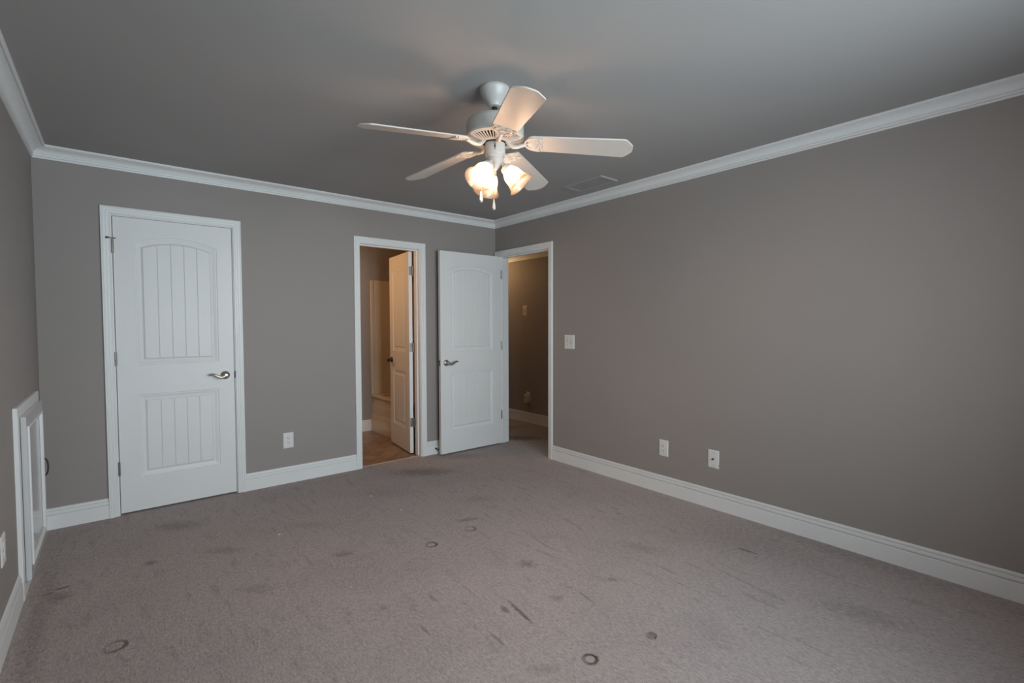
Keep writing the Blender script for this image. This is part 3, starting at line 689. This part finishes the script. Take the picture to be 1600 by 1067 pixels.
def rr_(dy, x): return [(x, ya+dy, za+dy), (x, yb-dy, za+dy), (x, yb-dy, zb_-dy), (x, ya+dy, zb_-dy)]
leafp.grid([rr_(0, N), rr_(0, TH-0.004), rr_(0.004, TH), rr_(0.060, TH), rr_(0.064, TH-0.003), rr_(0.066, TH-0.010)], closed_u=True, cap=True)
lf = leafp.build('leaf', M['leaf'], ac, smooth=25)
b_ = MB(); b_.grid([rr_(0.054, TH), rr_(0.055, TH+0.004), rr_(0.060, TH+0.006), rr_(0.068, TH+0.002), rr_(0.070, TH-0.009), rr_(0.054, TH-0.002), rr_(0.054, TH)], closed_u=True); b_.build('panel_moulding', M['trim'], lf, smooth=30)
m_ = MB(); hy, hz = yb-0.032, 0.482
pts = [(TH-0.001, hy, hz-0.050)] + [(TH + 0.018*sin(pi*k/12)**0.7, hy, hz-0.050*cos(pi*k/12)) for k in range(1, 12)] + [(TH-0.001, hy, hz+0.050)]
m_.tube(pts, [0.006] + [0.0042]*11 + [0.006], 10, upv=(0,1,0)); m_.build('pull_handle', M['dark'], lf)

# ------------------------------------------------------------------ ceiling register
vt = tag(empty('ceiling_vent', (2.965, 2.63, H)), 'flat grey-painted air register on the ceiling by the right wall', 'ceiling vent')
vx0, vx1, vy0, vy1 = -0.105, 0.100, -0.205, 0.190
def vr(dx, z): return [(vx0+dx, vy0+dx, z), (vx1-dx, vy0+dx, z), (vx1-dx, vy1-dx, z), (vx0+dx, vy1-dx, z)]
m_ = MB(); m_.grid([vr(0, 0), vr(0, -0.010), vr(0.003, -0.013), vr(0.012, -0.013), vr(0.025, -0.0075), vr(0.026, -0.002)], closed_u=True); m_.build('frame', M['ceiling'], vt, smooth=25)
m_ = MB()
for k in range(12):
    x = vx0 + 0.027 + k*0.0125
    m_.grid([[(x, vy0+0.025, -0.0074), (x+0.0124, vy0+0.025, -0.0060), (x+0.0124, vy0+0.025, -0.0050), (x, vy0+0.025, -0.0060)], [(x, vy1-0.025, -0.0074), (x+0.0124, vy1-0.025, -0.0060), (x+0.0124, vy1-0.025, -0.0050), (x, vy1-0.025, -0.0060)]], closed_u=True, cap=True)
m_.build('louvers', M['ceiling'], vt, smooth=0)
MB().box(vx0+0.02, vx1-0.02, vy0+0.02, vy1-0.02, -0.002, -0.0005).build('backing', M['ceiling'], vt, smooth=0)
MB().box(-0.035, -0.030, vy1-0.030, vy1-0.012, -0.020, -0.009).build('damper_lever', M['ceiling'], vt, smooth=0)

# ------------------------------------------------------------------ tub with its surround in the bathroom
tub = tag(empty('bathtub', (2.434, BY, 0)), 'almond fibreglass bathtub with stepped apron in the bathroom', 'bathtub')
X1 = W - 2.434 - 0.014; LEN = BY - (D+T) - 0.004
AP = [(0.0, 0.0), (0.0, 0.195), (0.004, 0.202), (0.016, 0.206), (0.016, 0.318), (0.018, 0.325), (0.030, 0.329), (0.030, 0.412), (0.010, 0.418), (0.004, 0.424), (0.003, 0.438), (0.008, 0.448), (0.020, 0.452)]   # apron profile (x, z)
rows = []
for yy in (-0.004, -LEN):
    rows.append([(x, yy, z) for x, z in AP] + [(0.075, yy, 0.452), (0.075, yy, 0.440), (0.075, yy, 0.0)])
m_ = MB(); m_.grid(rows, closed_u=True, cap=True)
m_.box(X1-0.06, X1, -LEN, -0.004, 0, 0.452); m_.box(0.075, X1-0.06, -0.12, -0.004, 0, 0.452); m_.box(0.075, X1-0.06, -LEN, -LEN+0.08, 0, 0.452)
yy = [(-0.12, 0.452), (-0.20, 0.14), (-0.30, 0.09), (-LEN+0.20, 0.09), (-LEN+0.08, 0.452)]
m_.grid([[(0.075+(0 if z > .4 else 0.05), y, z) for y, z in yy], [(0.30, y, z-(0.0 if z > .4 else .01)) for y, z in yy], [(X1-0.06-(0 if z > .4 else 0.05), y, z) for y, z in yy]])
m_.build('basin', M['tub'], tub, smooth=30)
m_ = MB()
m_.box(0.0, 0.040, -0.030, -0.006, 0.4525, 1.862); m_.box(0.040, X1, -0.018, -0.006, 0.4525, 1.862)
m_.box(X1-0.014, X1, -LEN, -0.018, 0.4525, 1.862); m_.box(X1-0.25, X1-0.014, -0.16, -0.018, 1.10, 1.12)
sr = m_.build('surround_panel', M['tub'], tub, smooth=30)
bv = sr.modifiers.new('bevel', 'BEVEL'); bv.width = 0.006; bv.segments = 3

# ------------------------------------------------------------------ spring door stop on the baseboard, lint on the carpet
ds = tag(empty('door_stop', (2.482, D-0.014, 0.058)), 'small dark door stop on the baseboard behind the open hallway door', 'door stop')
m_ = MB(); m_.lathe([(0, 0), (0.010, 0), (0.010, 0.004), (0.005, 0.006), (0, 0.006)], 16, (0,-1,0))
m_.tube([(0.0042*cos(k*0.9), -0.006-k*0.0007, 0.0042*sin(k*0.9)) for k in range(60)], 0.0012, 6); m_.build('spring', M['dark'], ds)
MB().lathe([(0, 0.046), (0.007, 0.046), (0.008, 0.056), (0, 0.058)], 16, (0,-1,0)).build('rubber_tip', M['rubber'], ds)
lint_lab = ['tiny white scrap on the carpet in front of the closet door', 'tiny white scrap on the carpet nearest the bathroom doorway', 'smallest white scrap on the carpet left of the one by the doorway',
            'tiny white scrap on the carpet, right-most of the scraps']
for (x, y, r_), lb in zip(((0.765, 3.236, .010), (1.485, 3.519, .008), (1.267, 3.664, .006), (1.534, 3.112, .009)), lint_lab):
    poly = [(r_*random.uniform(.6, 1.3)*cos(a), r_*0.6*random.uniform(.6, 1.3)*sin(a)) for a in [2*pi*k/7 for k in range(7)]]
    o = MB().prism(poly, 0.0005, 0.0025, fz=lambda x, y: 0.1*x).build('lint_scrap', M['lint'], smooth=0); o.location = (x, y, 0)
    o.rotation_euler = (0, 0, random.uniform(0, 3)); tag(o, lb, 'lint', 'white scraps on the carpet')
